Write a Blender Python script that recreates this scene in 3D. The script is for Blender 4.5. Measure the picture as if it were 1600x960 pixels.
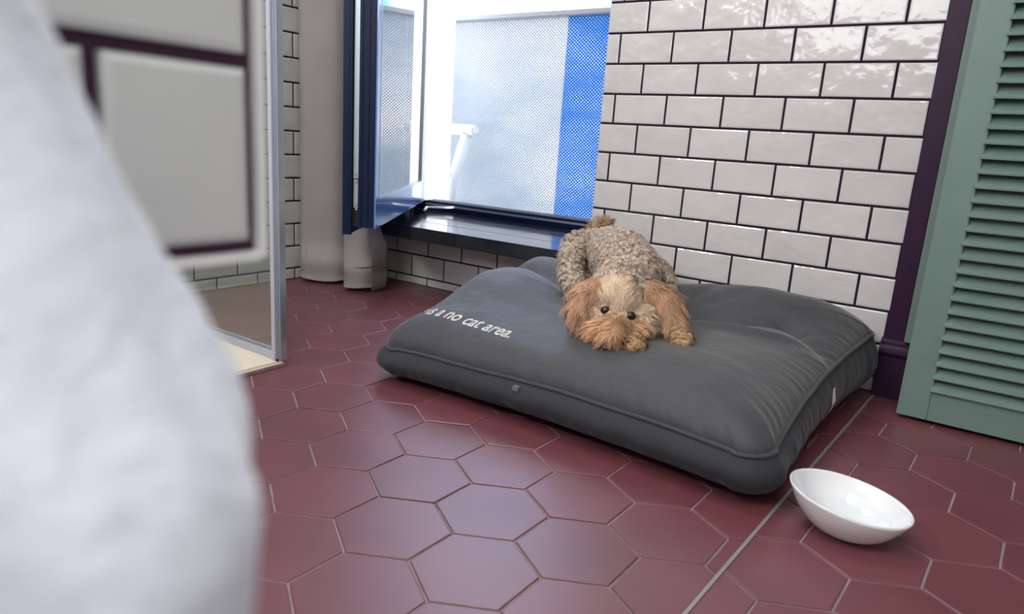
import bpy, bmesh, math, random
import numpy as np
from mathutils import Vector, Matrix, noise
from mathutils.bvhtree import BVHTree

for o in list(bpy.data.objects):
    bpy.data.objects.remove(o, do_unlink=True)
scene = bpy.context.scene
COL = scene.collection
rnd = random.Random(7)
rng = np.random.default_rng(7)

# ------------------------------------------------------------------ camera
CAM = Vector((0.8563388, -1.8096642, 0.530679))
FWD = Vector((-0.5478, 0.8039, -0.2317)).normalized()
yaw, pitch, roll, fpx = 2.168942188, -0.233820716, 0.065248422, 1086.78064
FWD = Vector((math.cos(pitch) * math.cos(yaw), math.cos(pitch) * math.sin(yaw), math.sin(pitch)))
r0 = FWD.cross(Vector((0, 0, 1))).normalized()
u0 = r0.cross(FWD)
RIGHT = math.cos(roll) * r0 + math.sin(roll) * u0
UP = -math.sin(roll) * r0 + math.cos(roll) * u0
cam = bpy.data.cameras.new('camera')
cam.sensor_width = 36.0
cam.lens = fpx * 36.0 / 1600.0
cam.clip_start = 0.01
cam.dof.use_dof = True
cam.dof.focus_distance = 1.50
cam.dof.aperture_fstop = 5.0
camo = bpy.data.objects.new('camera', cam)
COL.objects.link(camo)
M = Matrix((RIGHT, UP, -FWD)).transposed().to_4x4()
M.translation = CAM
camo.matrix_world = M
scene.camera = camo

# ------------------------------------------------------------------ world: bright hazy sky with clouds
world = bpy.data.worlds.new('sky')
scene.world = world
world.use_nodes = True
nt = world.node_tree
nt.nodes.clear()
def N(nt, t, **kw):
    n = nt.nodes.new(t)
    for k, v in kw.items():
        setattr(n, k, v)
    return n
tc = N(nt, 'ShaderNodeTexCoord')
sep = N(nt, 'ShaderNodeSeparateXYZ')
nt.links.new(tc.outputs['Generated'], sep.inputs[0])
ramp = N(nt, 'ShaderNodeValToRGB')
ramp.color_ramp.elements[0].position = 0.0
ramp.color_ramp.elements[0].color = (0.15, 0.22, 0.30, 1)
ramp.color_ramp.elements[1].position = 0.6
ramp.color_ramp.elements[1].color = (0.055, 0.15, 0.37, 1)
e = ramp.color_ramp.elements.new(0.11)
e.color = (0.080, 0.155, 0.26, 1)
nt.links.new(sep.outputs['Z'], ramp.inputs[0])
cn = N(nt, 'ShaderNodeTexNoise')
cn.inputs['Scale'].default_value = 3.2
cn.inputs['Detail'].default_value = 8
cn.inputs['Roughness'].default_value = 0.6
mp = N(nt, 'ShaderNodeMapping')
mp.inputs['Scale'].default_value = (1, 1, 2.4)
nt.links.new(tc.outputs['Generated'], mp.inputs['Vector'])
nt.links.new(mp.outputs[0], cn.inputs['Vector'])
cr = N(nt, 'ShaderNodeValToRGB')
cr.color_ramp.elements[0].position = 0.42
cr.color_ramp.elements[1].position = 0.66
nt.links.new(cn.outputs['Fac'], cr.inputs[0])
mx = N(nt, 'ShaderNodeMixRGB')
mx.inputs['Color2'].default_value = (1.0, 1.0, 1.02, 1)
nt.links.new(cr.outputs['Color'], mx.inputs['Fac'])
nt.links.new(ramp.outputs['Color'], mx.inputs['Color1'])
bg = N(nt, 'ShaderNodeBackground')
bg.inputs['Strength'].default_value = 8.5
nt.links.new(mx.outputs[0], bg.inputs['Color'])
wo = N(nt, 'ShaderNodeOutputWorld')
nt.links.new(bg.outputs[0], wo.inputs['Surface'])

# ------------------------------------------------------------------ sun (rakes along the facade; lights the jamb and the balcony)
sl = bpy.data.lights.new('sun', 'SUN')
sl.energy = 5.0
sl.angle = 0.01
sl.color = (1.0, 0.96, 0.90)
so = bpy.data.objects.new('sun', sl)
COL.objects.link(so)
sd = Vector((0.80, 0.16, 0.55)).normalized()          # towards the sun
so.rotation_euler = sd.to_track_quat('Z', 'Y').to_euler()
so.location = (3, 2, 4)

# ------------------------------------------------------------------ unseen fill lights for the room
def area_light(name, loc, target, sx, sy, power, color):
    l = bpy.data.lights.new(name, 'AREA')
    l.shape = 'RECTANGLE'
    l.size, l.size_y = sx, sy
    l.energy = power
    l.color = color
    o = bpy.data.objects.new(name, l)
    COL.objects.link(o)
    o.location = loc
    o.rotation_euler = (Vector(loc) - Vector(target)).to_track_quat('Z', 'Y').to_euler()
    return o
area_light('overhead_fill', (-0.40, -0.85, 2.44), (-0.40, -0.85, 0), 0.7, 0.7, 15, (1.0, 0.97, 0.95))  # unseen fill added overhead to brighten cushion, dog and curtain
area_light('overhead_fill', (0.95, -2.2, 2.44), (0.95, -2.2, 0), 0.7, 0.7, 22, (1.0, 0.97, 0.96))  # unseen fill added to brighten the vanity face
area_light('back_wall_fill', (0.1, -2.85, 1.45), (0.1, 0, 0.8), 1.2, 0.5, 13, (0.95, 0.97, 1.0))  # back-wall source inferred from tile highlights, enlarged as added frontal fill

area_light('left_fill', (-0.75, -2.85, 1.95), (-0.6, 0, 0.3), 0.6, 0.4, 27, (1.0, 0.97, 0.95))  # unseen fill added to brighten curtain, left wall and tiles under the window

# ------------------------------------------------------------------ view
scene.view_settings.view_transform = 'Standard'
scene.view_settings.look = 'None'
scene.view_settings.gamma = 1.0
scene.view_settings.use_curve_mapping = False
scene.view_settings.exposure = 0.2

# ------------------------------------------------------------------ materials
def material(name, color, rough=0.5, spec=0.5, metal=0.0, coat=0.0, sheen=0.0, var=None, bump=None, objvar=0.0, var2=None):
    """var=(scale, amount) colour mottling, bump=(scale, strength, distance)"""
    m = bpy.data.materials.new(name)
    m.use_nodes = True
    t = m.node_tree
    b = t.nodes['Principled BSDF']
    b.inputs['Base Color'].default_value = (*color, 1)
    b.inputs['Roughness'].default_value = rough
    b.inputs['Specular IOR Level'].default_value = spec
    b.inputs['Metallic'].default_value = metal
    b.inputs['Coat Weight'].default_value = coat
    b.inputs['Coat Roughness'].default_value = 0.05
    b.inputs['Sheen Weight'].default_value = sheen
    b.inputs['Sheen Roughness'].default_value = 0.4
    g = N(t, 'ShaderNodeTexCoord')
    oi = N(t, 'ShaderNodeObjectInfo')
    off = N(t, 'ShaderNodeVectorMath', operation='MULTIPLY_ADD')
    cmb = N(t, 'ShaderNodeCombineXYZ')
    for i in range(3):
        t.links.new(oi.outputs['Random'], cmb.inputs[i])
    off.inputs[1].default_value = (37.0, 23.0, 11.0)
    t.links.new(cmb.outputs[0], off.inputs[0])
    t.links.new(g.outputs['Object'], off.inputs[2])
    last = None
    if var:
        n = N(t, 'ShaderNodeTexNoise')
        n.inputs['Scale'].default_value = var[0]
        n.inputs['Detail'].default_value = 5
        t.links.new(off.outputs[0], n.inputs['Vector'])
        mr = N(t, 'ShaderNodeMapRange')
        mr.inputs['From Min'].default_value = 0.3
        mr.inputs['From Max'].default_value = 0.7
        mr.inputs['To Min'].default_value = 1 - var[1]
        mr.inputs['To Max'].default_value = 1 + var[1]
        t.links.new(n.outputs['Fac'], mr.inputs['Value'])
        last = mr.outputs[0]
    if objvar:
        mr2 = N(t, 'ShaderNodeMapRange')
        mr2.inputs['To Min'].default_value = 1 - objvar
        mr2.inputs['To Max'].default_value = 1 + objvar
        t.links.new(oi.outputs['Random'], mr2.inputs['Value'])
        if last is not None:
            mm = N(t, 'ShaderNodeMath', operation='MULTIPLY')
            t.links.new(last, mm.inputs[0]); t.links.new(mr2.outputs[0], mm.inputs[1])
            last = mm.outputs[0]
        else:
            last = mr2.outputs[0]
    if last is not None:
        hs = N(t, 'ShaderNodeVectorMath', operation='SCALE')
        hs.inputs[0].default_value = color
        t.links.new(last, hs.inputs['Scale'])
        t.links.new(hs.outputs[0], b.inputs['Base Color'])
    if bump:
        prev = None
        bl = bump if isinstance(bump, list) else [bump]
        for (sc, st, di) in bl:
            n = N(t, 'ShaderNodeTexNoise')
            n.inputs['Scale'].default_value = sc
            n.inputs['Detail'].default_value = 3
            t.links.new(off.outputs[0], n.inputs['Vector'])
            bp = N(t, 'ShaderNodeBump')
            bp.inputs['Strength'].default_value = st
            bp.inputs['Distance'].default_value = di
            t.links.new(n.outputs['Fac'], bp.inputs['Height'])
            if prev is not None:
                t.links.new(prev, bp.inputs['Normal'])
            prev = bp.outputs[0]
        t.links.new(prev, b.inputs['Normal'])
    return m

MT = {}
MT['tile'] = material('glazed_tile', (0.53, 0.515, 0.51), 0.10, 0.5, var=(14, 0.035), objvar=0.035, bump=[(9, 0.5, 0.012), (26, 0.3, 0.004)])
MT['white_tile'] = material('white_vanity_tile', (0.59, 0.63, 0.62), 0.2, 0.5, bump=(9, 0.3, 0.008))
MT['grout'] = material('dark_grout', (0.016, 0.010, 0.024), 0.8, 0.2)
MT['purple_grout'] = material('purple_grout', (0.050, 0.018, 0.042), 0.7, 0.3)
MT['hex'] = material('terracotta_hex', (0.138, 0.040, 0.050), 0.37, 0.9, var=(9, 0.10), objvar=0.07, bump=[(7, 0.12, 0.004), (60, 0.12, 0.001)])
MT['floor_grout'] = material('floor_grout', (0.26, 0.20, 0.20), 0.8, 0.2, var=(30, 0.2))
MT['steel'] = material('brushed_steel', (0.32, 0.28, 0.28), 0.40, 0.5, 0.3)
MT['white_wall'] = material('white_wall_paint', (0.62, 0.61, 0.60), 0.7)
MT['ceiling'] = material('ceiling_paint', (0.72, 0.71, 0.70), 0.8)
MT['plum'] = material('plum_paint', (0.026, 0.008, 0.030), 0.42, 0.2, var=(20, 0.10), bump=(40, 0.08, 0.002))
MT['green'] = material('sage_green_paint', (0.130, 0.195, 0.178), 0.42, 0.4, var=(12, 0.05), bump=(55, 0.06, 0.001))
MT['navy'] = material('navy_frame', (0.004, 0.011, 0.042), 0.42, 0.22)
MT['sky_sheen_face'] = material('navy_face_sky_sheen', (0.10, 0.24, 0.55), 0.20, 0.8, coat=0.8)  # dark navy paint lightened: reflected sky is put into the base colour
MT['silver'] = material('silver_facing', (0.60, 0.64, 0.70), 0.3, 0.5, 0.3)
MT['rubber'] = material('black_gasket', (0.01, 0.01, 0.014), 0.5)
MT['lock'] = material('zinc_lock_rail', (0.50, 0.58, 0.60), 0.4, 0.5, 0.6)
MT['sill'] = material('black_stained_wood', (0.008, 0.010, 0.020), 0.14, 0.5, coat=0.4, var=(6, 0.3), bump=[(22, 0.25, 0.004)])
MT['white_frame'] = material('white_powder_coat', (0.80, 0.82, 0.82), 0.35)
MT['grey_frame'] = material('grey_aluminium', (0.30, 0.31, 0.33), 0.35, 0.5, 0.4)
MT['curtain'] = material('taupe_linen', (0.56, 0.51, 0.52), 0.85, 0.1, sheen=0.2, var=(8, 0.05), bump=(420, 0.25, 0.001))
MT['hem'] = material('taupe_linen_hem', (0.50, 0.43, 0.45), 0.85, 0.1, sheen=0.2, var=(8, 0.05), bump=(420, 0.25, 0.001))
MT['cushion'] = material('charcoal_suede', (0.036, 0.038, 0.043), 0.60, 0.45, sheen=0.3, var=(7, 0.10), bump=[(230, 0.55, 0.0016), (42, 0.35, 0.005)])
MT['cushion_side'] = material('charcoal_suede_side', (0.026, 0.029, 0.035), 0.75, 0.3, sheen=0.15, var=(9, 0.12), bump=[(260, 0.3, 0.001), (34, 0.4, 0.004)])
MT['piping'] = material('charcoal_piping', (0.045, 0.047, 0.052), 0.7, 0.3, sheen=0.2)
MT['print'] = material('grey_print', (0.50, 0.49, 0.49), 0.8, 0.2, var=(90, 0.18))
MT['tag'] = material('white_tag', (0.75, 0.75, 0.76), 0.7)
MT['bowl'] = material('white_porcelain', (0.73, 0.75, 0.77), 0.14, 0.5, coat=0.4)
MT['tray'] = material('cream_shower_tray', (0.74, 0.66, 0.53), 0.4, var=(4, 0.02))
MT['towel'] = material('white_terry', (0.57, 0.615, 0.69), 0.95, 0.1, sheen=0.4, var=(30, 0.03), bump=(160, 0.6, 0.003))
MT['clear_seal'] = material('translucent_seal', (0.42, 0.45, 0.52), 0.25, 0.5)
MT['chrome'] = material('anodised_profile', (0.56, 0.62, 0.68), 0.22, 0.5, 0.75)
MT['balcony'] = material('pale_balcony_floor', (0.60, 0.60, 0.58), 0.7)
MT['plastic'] = material('white_plastic', (0.82, 0.82, 0.82), 0.4)
MT['rail'] = material('weathered_rail', (0.36, 0.36, 0.34), 0.6)
MT['lamp_case'] = material('white_lamp_case', (0.7, 0.7, 0.7), 0.5)
MT['eye'] = material('dark_eye', (0.006, 0.004, 0.004), 0.28, 0.5)
MT['nose'] = material('brown_nose', (0.10, 0.042, 0.040), 0.40, 0.5, bump=(300, 0.3, 0.001))
MT['skin'] = material('apricot_undercoat', (0.50, 0.34, 0.22), 0.9, 0.1, var=(40, 0.15))

def glass_material(name, tint, refl_ior=1.5, surfaces=1, haze=0.0):
    m = bpy.data.materials.new(name)
    m.use_nodes = True
    t = m.node_tree
    t.nodes.clear()
    out = N(t, 'ShaderNodeOutputMaterial')
    tr = N(t, 'ShaderNodeBsdfTransparent'); tr.inputs[0].default_value = (*tint, 1)
    gl = N(t, 'ShaderNodeBsdfGlossy'); gl.inputs['Roughness'].default_value = 0.0
    fr = N(t, 'ShaderNodeFresnel'); fr.inputs['IOR'].default_value = refl_ior
    mix = N(t, 'ShaderNodeMixShader')
    ge = N(t, 'ShaderNodeNewGeometry')
    inv = N(t, 'ShaderNodeMath', operation='SUBTRACT'); inv.inputs[0].default_value = 1.0
    t.links.new(ge.outputs['Backfacing'], inv.inputs[1])
    ml = N(t, 'ShaderNodeMath', operation='MULTIPLY')            # reflect at the front surface only (thin pane)
    def op(kind, a, b):
        n = N(t, 'ShaderNodeMath', operation=kind)
        for i, v in enumerate((a, b)):
            if isinstance(v, (int, float)): n.inputs[i].default_value = v
            else: t.links.new(v, n.inputs[i])
        return n.outputs[0]
    # several parallel surfaces (double glazing): N*R / (1 + (N-1)*R)
    tot = op('DIVIDE', op('MULTIPLY', fr.outputs[0], float(surfaces)), op('ADD', op('MULTIPLY', fr.outputs[0], float(surfaces - 1)), 1.0))
    t.links.new(tot, ml.inputs[0]); t.links.new(inv.outputs[0], ml.inputs[1])
    t.links.new(ml.outputs[0], mix.inputs[0])
    t.links.new(tr.outputs[0], mix.inputs[1]); t.links.new(gl.outputs[0], mix.inputs[2])
    last = mix
    if haze:
        df = N(t, 'ShaderNodeBsdfDiffuse'); df.inputs[0].default_value = (0.6, 0.65, 0.62, 1)
        m2 = N(t, 'ShaderNodeMixShader'); m2.inputs[0].default_value = haze
        t.links.new(mix.outputs[0], m2.inputs[1]); t.links.new(df.outputs[0], m2.inputs[2])
        last = m2
    t.links.new(last.outputs[0], out.inputs['Surface'])
    return m
MT['glass'] = glass_material('window_glass', (0.88, 0.93, 0.92), 1.52, 5)
MT['shower_glass'] = glass_material('shower_glass', (0.90, 0.94, 0.91), 1.5, 2, haze=0.04)
MT['water'] = glass_material('clear_water', (0.97, 0.985, 0.985), 1.33)

def film_material(name, film_col, hole_r, pitch=0.0165):
    """perforated film: translucent sheet with a hexagonal grid of open holes"""
    m = bpy.data.materials.new(name)
    m.use_nodes = True
    t = m.node_tree
    t.nodes.clear()
    out = N(t, 'ShaderNodeOutputMaterial')
    g = N(t, 'ShaderNodeTexCoord')
    sp = N(t, 'ShaderNodeSeparateXYZ')
    t.links.new(g.outputs['Object'], sp.inputs[0])
    def math_(op, a, b=None):
        n = N(t, 'ShaderNodeMath', operation=op)
        for i, v in enumerate((a, b)):
            if v is None: continue
            if isinstance(v, (int, float)): n.inputs[i].default_value = v
            else: t.links.new(v, n.inputs[i])
        return n.outputs[0]
    def cell(offx, offz):
        x = math_('SUBTRACT', math_('FRACT', math_('ADD', math_('DIVIDE', sp.outputs['X'], pitch), offx + 1000)), 0.5)
        z = math_('SUBTRACT', math_('FRACT', math_('ADD', math_('DIVIDE', sp.outputs['Z'], pitch * 0.86), offz + 1000)), 0.5)
        return math_('SQRT', math_('ADD', math_('MULTIPLY', x, x), math_('MULTIPLY', z, z)))
    d = math_('MINIMUM', cell(0, 0), cell(0.5, 0.5))
    hole = math_('LESS_THAN', d, hole_r)
    tl = N(t, 'ShaderNodeBsdfTranslucent'); tl.inputs[0].default_value = (*film_col, 1)
    df = N(t, 'ShaderNodeBsdfDiffuse'); df.inputs[0].default_value = (*film_col, 1)
    ms = N(t, 'ShaderNodeMixShader'); ms.inputs[0].default_value = 0.4
    t.links.new(tl.outputs[0], ms.inputs[1]); t.links.new(df.outputs[0], ms.inputs[2])
    tr = N(t, 'ShaderNodeBsdfTransparent'); tr.inputs[0].default_value = (0.62, 0.60, 0.58, 1)
    mix = N(t, 'ShaderNodeMixShader')
    t.links.new(hole, mix.inputs[0])
    t.links.new(ms.outputs[0], mix.inputs[1]); t.links.new(tr.outputs[0], mix.inputs[2])
    t.links.new(mix.outputs[0], out.inputs['Surface'])
    return m
MT['film_white'] = film_material('white_perforated_film', (0.38, 0.405, 0.43), 0.20)
MT['film_blue'] = film_material('blue_perforated_film', (0.022, 0.19, 0.47), 0.165)

def fur_material():
    m = bpy.data.materials.new('apricot_fur')
    m.use_nodes = True
    t = m.node_tree
    b = t.nodes['Principled BSDF']
    a = N(t, 'ShaderNodeAttribute'); a.attribute_name = 'Col'
    t.links.new(a.outputs['Color'], b.inputs['Base Color'])
    b.inputs['Roughness'].default_value = 0.65
    b.inputs['Specular IOR Level'].default_value = 0.1
    an = N(t, 'ShaderNodeAttribute'); an.attribute_name = 'Nrm'     # coat direction at the strand's root
    vn = N(t, 'ShaderNodeVectorMath', operation='NORMALIZE')
    t.links.new(an.outputs['Vector'], vn.inputs[0])
    t.links.new(vn.outputs[0], b.inputs['Normal'])
    tl = N(t, 'ShaderNodeBsdfTranslucent')
    t.links.new(a.outputs['Color'], tl.inputs[0])
    ms = N(t, 'ShaderNodeMixShader'); ms.inputs[0].default_value = 0.15
    t.links.new(b.outputs[0], ms.inputs[1]); t.links.new(tl.outputs[0], ms.inputs[2])
    t.links.new(ms.outputs[0], t.nodes['Material Output'].inputs['Surface'])
    return m
MT['fur'] = fur_material()

# ------------------------------------------------------------------ mesh helpers
def thing(name, label, cat, loc=(0, 0, 0), group=None):
    o = bpy.data.objects.new(name, None)
    COL.objects.link(o)
    o.location = loc
    o.empty_display_size = 0.05
    o['label'] = label
    o['category'] = cat
    if group: o['group'] = group
    return o
def obj(name, bm_or_me, mat, parent=None, smooth=False, bevel=0.0):
    if isinstance(bm_or_me, bmesh.types.BMesh):
        bm = bm_or_me
        if bevel:
            bmesh.ops.bevel(bm, geom=bm.edges[:], offset=bevel, segments=2, affect='EDGES', clamp_overlap=True)
        bmesh.ops.recalc_face_normals(bm, faces=bm.faces[:])
        me = bpy.data.meshes.new(name)
        bm.to_mesh(me)
        bm.free()
    else:
        me = bm_or_me
    if mat is not None and len(me.materials) == 0:
        me.materials.append(MT[mat] if isinstance(mat, str) else mat)
    if smooth:
        me.shade_smooth()
    o = bpy.data.objects.new(name, me)
    COL.objects.link(o)
    if parent is not None:
        o.parent = parent
        o.matrix_parent_inverse = parent_inv(parent)
    return o
def parent_inv(p):
    m = Matrix.Translation(p.location) if p.rotation_euler[:] == (0, 0, 0) else p.matrix_basis.copy()
    return m.inverted()
def structure(o):
    o['kind'] = 'structure'
    return o
def tag(o, label, cat, group=None):
    o['label'] = label; o['category'] = cat
    if group: o['group'] = group
    return o
def box(bm, lo, hi):
    vs = [bm.verts.new((x, y, z)) for x in (lo[0], hi[0]) for y in (lo[1], hi[1]) for z in (lo[2], hi[2])]
    for f in ((0, 1, 3, 2), (4, 6, 7, 5), (0, 4, 5, 1), (2, 3, 7, 6), (0, 2, 6, 4), (1, 5, 7, 3)):
        bm.faces.new([vs[i] for i in f])
    return vs
def boxes(*bl):
    bm = bmesh.new()
    for lo, hi in bl:
        box(bm, lo, hi)
    return bm
def tube(bm, pts, rad, seg=8, closed=False):
    pts = [Vector(p) for p in pts]
    n = len(pts)
    rings = []
    prev = None
    for i, p in enumerate(pts):
        a = pts[(i - 1) % n] if (closed or i > 0) else p
        b = pts[(i + 1) % n] if (closed or i < n - 1) else p
        t = (b - a).normalized()
        ref = Vector((0, 0, 1)) if abs(t.z) < 0.9 else Vector((1, 0, 0))
        s = t.cross(ref).normalized() if prev is None else (prev - t * prev.dot(t)).normalized()
        prev = s
        q = t.cross(s)
        r = rad[i] if isinstance(rad, (list, tuple)) else rad
        rings.append([bm.verts.new(p + s * (r * math.cos(k * 2 * math.pi / seg)) + q * (r * math.sin(k * 2 * math.pi / seg))) for k in range(seg)])
    m = n if closed else n - 1
    for i in range(m):
        A, B = rings[i], rings[(i + 1) % n]
        for k in range(seg):
            bm.faces.new((A[k], A[(k + 1) % seg], B[(k + 1) % seg], B[k]))
    if not closed:
        bm.faces.new(rings[0][::-1]); bm.faces.new(rings[-1])
    return bm

# ================================================================== FLOOR
R_L, TH_L, OX_L, OY_L = 0.0854737, 0.4922069, 0.1762592, -1.0432711
R_R, TH_R, OX_R, OY_R = 0.0886294, math.radians(26.92295), 0.1608, -1.0179
SX0, SX1, SY1 = 0.6915, 0.6392, -1.0866          # metal strip runs from (SX0,0) to (SX1,SY1)
sdir = Vector((SX1 - SX0, SY1, 0)).normalized()
snorm = Vector((-sdir.y, sdir.x, 0))              # points to +x side
if snorm.x < 0: snorm = -snorm
floor = structure(obj('floor', boxes(((-1.30, -2.95, -0.12), (1.70, 0.54, -0.0022))), 'floor_grout'))

def clip(poly, nx, ny, c):
    """keep points with nx*x+ny*y <= c"""
    out = []
    for i in range(len(poly)):
        a, b = poly[i], poly[(i + 1) % len(poly)]
        da, db = nx * a[0] + ny * a[1] - c, nx * b[0] + ny * b[1] - c
        if da <= 0: out.append(a)
        if (da < 0 < db) or (db < 0 < da):
            t = da / (da - db)
            out.append((a[0] + (b[0] - a[0]) * t, a[1] + (b[1] - a[1]) * t))
    return out
def area2(p):
    return 0.5 * sum(p[i][0] * p[(i + 1) % len(p)][1] - p[(i + 1) % len(p)][0] * p[i][1] for i in range(len(p)))
def prism(poly, ztop, zbot, bev):
    bm = bmesh.new()
    n = len(poly)
    cx, cy = sum(p[0] for p in poly) / n, sum(p[1] for p in poly) / n
    def ring(k, z):
        return [bm.verts.new((cx + (x - cx) * k, cy + (y - cy) * k, z)) for x, y in poly]
    k = 1 - bev / 0.075
    a, b, c = ring(k, ztop), ring(1, ztop - bev * 0.6), ring(1, zbot)
    bm.faces.new(a)
    for u, v in ((a, b), (b, c)):
        for i in range(n):
            bm.faces.new((u[i], v[i], v[(i + 1) % n], u[(i + 1) % n]))
    return bm
def prism_mesh(poly, name):
    bm = prism(poly, 0.0, -0.004, 0.0012)
    bmesh.ops.recalc_face_normals(bm, faces=bm.faces[:])
    me = bpy.data.meshes.new(name)
    bm.to_mesh(me); bm.free()
    me.materials.append(MT['hex'])
    return me
GAP = 0.0036
def hexpts(R, th, cx=0, cy=0):
    r = R - GAP / math.sqrt(3)
    return [(cx + r * math.cos(th + k * math.pi / 3), cy + r * math.sin(th + k * math.pi / 3)) for k in range(6)]
full_hex = {}
for key, R, th in (('L', R_L, TH_L), ('R', R_R, TH_R)):
    full_hex[key] = prism_mesh(hexpts(R, th), 'floor_tile')
SC = snorm.x * SX0
def lay_hex(key, R, th, ox, oy):
    c, s = math.cos(th), math.sin(th)
    full_area = 2.598 * (R - GAP / math.sqrt(3)) ** 2
    for i in range(-16, 17):
        for j in range(-16, 17):
            u, v = 1.5 * i, math.sqrt(3) * (j + 0.5 * (i % 2))
            cx, cy = ox + R * (c * u - s * v), oy + R * (s * u + c * v)
            if not (-1.30 < cx < 1.28 and -1.60 < cy < 0.14): continue
            # outside the camera's field to the lower left / hidden under the shower tray
            if cx < -0.52 and cy < -0.98: continue
            poly = hexpts(R, th, cx, cy)
            if key == 'L':
                poly = clip(poly, snorm.x, snorm.y, SC - 0.0035)
            else:
                poly = clip(poly, -snorm.x, -snorm.y, -(SC + 0.0035))
            poly = clip(poly, -1, 0, 1.172)
            poly = clip(poly, 0, 1, 0.0445)
            if cx > -0.2: poly = clip(poly, 0, 1, -0.001)
            if len(poly) < 3 or area2(poly) < 1.2e-4: continue
            if abs(area2(poly) - full_area) < 1e-6:
                o = bpy.data.objects.new('floor_tile', full_hex[key])
                COL.objects.link(o)
                o.location = (cx, cy, rnd.uniform(-0.0004, 0.0002))
                o.rotation_euler = (rnd.gauss(0, 0.003), rnd.gauss(0, 0.003), 0)
            else:
                lp = [(x - cx, y - cy) for x, y in poly]
                o = bpy.data.objects.new('floor_tile', prism_mesh(lp, 'floor_tile'))
                COL.objects.link(o)
                o.location = (cx, cy, 0)
            o.parent = floor
lay_hex('L', R_L, TH_L, OX_L, OY_L)
lay_hex('R', R_R, TH_R, OX_R, OY_R)
bm = bmesh.new()
pa = Vector((SX0, -0.001, 0)); pb = pa + sdir * 1.9
hw = snorm * 0.0026
vs = []
for p, s in ((pa, -1), (pa, 1), (pb, 1), (pb, -1)):
    vs.append(bm.verts.new(p + hw * s + Vector((0, 0, -0.003))))
vt = [bm.verts.new(v.co + Vector((0, 0, 0.0042))) for v in vs]
bm.faces.new(vs); bm.faces.new(vt)
for i in range(4):
    bm.faces.new((vs[i], vs[(i + 1) % 4], vt[(i + 1) % 4], vt[i]))
structure(obj('trim_1', bm, 'steel'))

# ================================================================== WALLS
W, H, GR = 0.153, 0.0795215, 0.0060
tile_cache = {}
def tile_mesh(w, h, variant=0):
    key = (round(w, 4), round(h, 4), variant)
    if key in tile_cache: return tile_cache[key]
    bm = bmesh.new()
    b, t = 0.0030, 0.0065
    rr = random.Random(variant * 17 + 3)
    a = [(-w / 2, -h / 2), (w / 2, -h / 2), (w / 2, h / 2), (-w / 2, h / 2)]
    base = [bm.verts.new((x, y, 0)) for x, y in a]
    mid = [bm.verts.new((x, y, t - 0.0008)) for x, y in a]
    top = [bm.verts.new((x - math.copysign(min(b, w * .3), x), y - math.copysign(min(b, h * .3), y), t + rr.uniform(-0.0003, 0.0003))) for x, y in a]
    cen = bm.verts.new((0, 0, t + 0.0004))
    for i in range(4):
        j = (i + 1) % 4
        bm.faces.new((base[i], base[j], mid[j], mid[i]))
        bm.faces.new((mid[i], mid[j], top[j], top[i]))
        bm.faces.new((top[i], top[j], cen))
    bmesh.ops.recalc_face_normals(bm, faces=bm.faces[:])
    me = bpy.data.meshes.new('wall_tile')
    bm.to_mesh(me); bm.free()
    me.materials.append(MT['tile'])
    tile_cache[key] = me
    return me
def lay_tile(parent, u0, u1, v0, v1, origin, U, V, Nn):
    w, h = u1 - u0, v1 - v0
    if w < 0.008 or h < 0.008: return
    me = tile_mesh(w, h, rnd.randrange(4))
    o = bpy.data.objects.new('wall_tile', me)
    COL.objects.link(o)
    m = Matrix((U, V, Nn)).transposed().to_4x4()
    m.translation = origin + U * ((u0 + u1) / 2) + V * ((v0 + v1) / 2)
    m = m @ Matrix.Rotation(rnd.gauss(0, 0.004), 4, 'X') @ Matrix.Rotation(rnd.gauss(0, 0.003), 4, 'Y') @ Matrix.Rotation(rnd.gauss(0, 0.0015), 4, 'Z')
    o.matrix_basis = m
    o.parent = parent
def tile_field(parent, origin, U, V, Nn, ulo, uhi, vlo, vhi, line0, joint0, keep=None):
    """brick bond. line0: a horizontal joint height; joint0: a vertical joint in the course just below line0"""
    k0 = math.floor((vlo - line0) / H) - 1
    k = k0
    while line0 + k * H < vhi:
        b0, b1 = line0 + k * H, line0 + (k + 1) * H
        sh = joint0 + (0 if (k % 2) else W / 2)
        v0, v1 = max(b0 + GR / 2, vlo), min(b1 - GR / 2, vhi)
        if v1 - v0 > 0.008:
            i = math.floor((ulo - sh) / W) - 1
            while sh + i * W < uhi:
                a0, a1 = max(sh + i * W + GR / 2, ulo), min(sh + (i + 1) * W - GR / 2, uhi)
                if a1 - a0 > 0.008 and (keep is None or keep(a0, a1, v0, v1)):
                    lay_tile(parent, a0, a1, v0, v1, origin, U, V, Nn)
                i += 1
        k += 1
X_, Y_, Z_ = Vector((1, 0, 0)), Vector((0, 1, 0)), Vector((0, 0, 1))
TT = 0.0065
JX = 0.690           # right end of the tiled wall
CX = -0.116          # left corner of the tiled wall
ZT = 1.25
# right wall (y = 0): grout bed + tiles + plain upper part
wall_right = structure(obj('wall_right', boxes(((CX + 0.001, TT - 0.0042, 0), (1.70, 0.54, ZT))), 'grout'))
structure(obj('wall_right', boxes(((CX + 0.001, 0.0, ZT), (1.70, 0.54, 2.5))), 'white_wall', wall_right))
tile_field(wall_right, Vector((0, TT - 0.0005, 0)), X_, Z_, -Y_, CX, JX, 0.0025, ZT, 0.8351, 0.5 * W)
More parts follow.
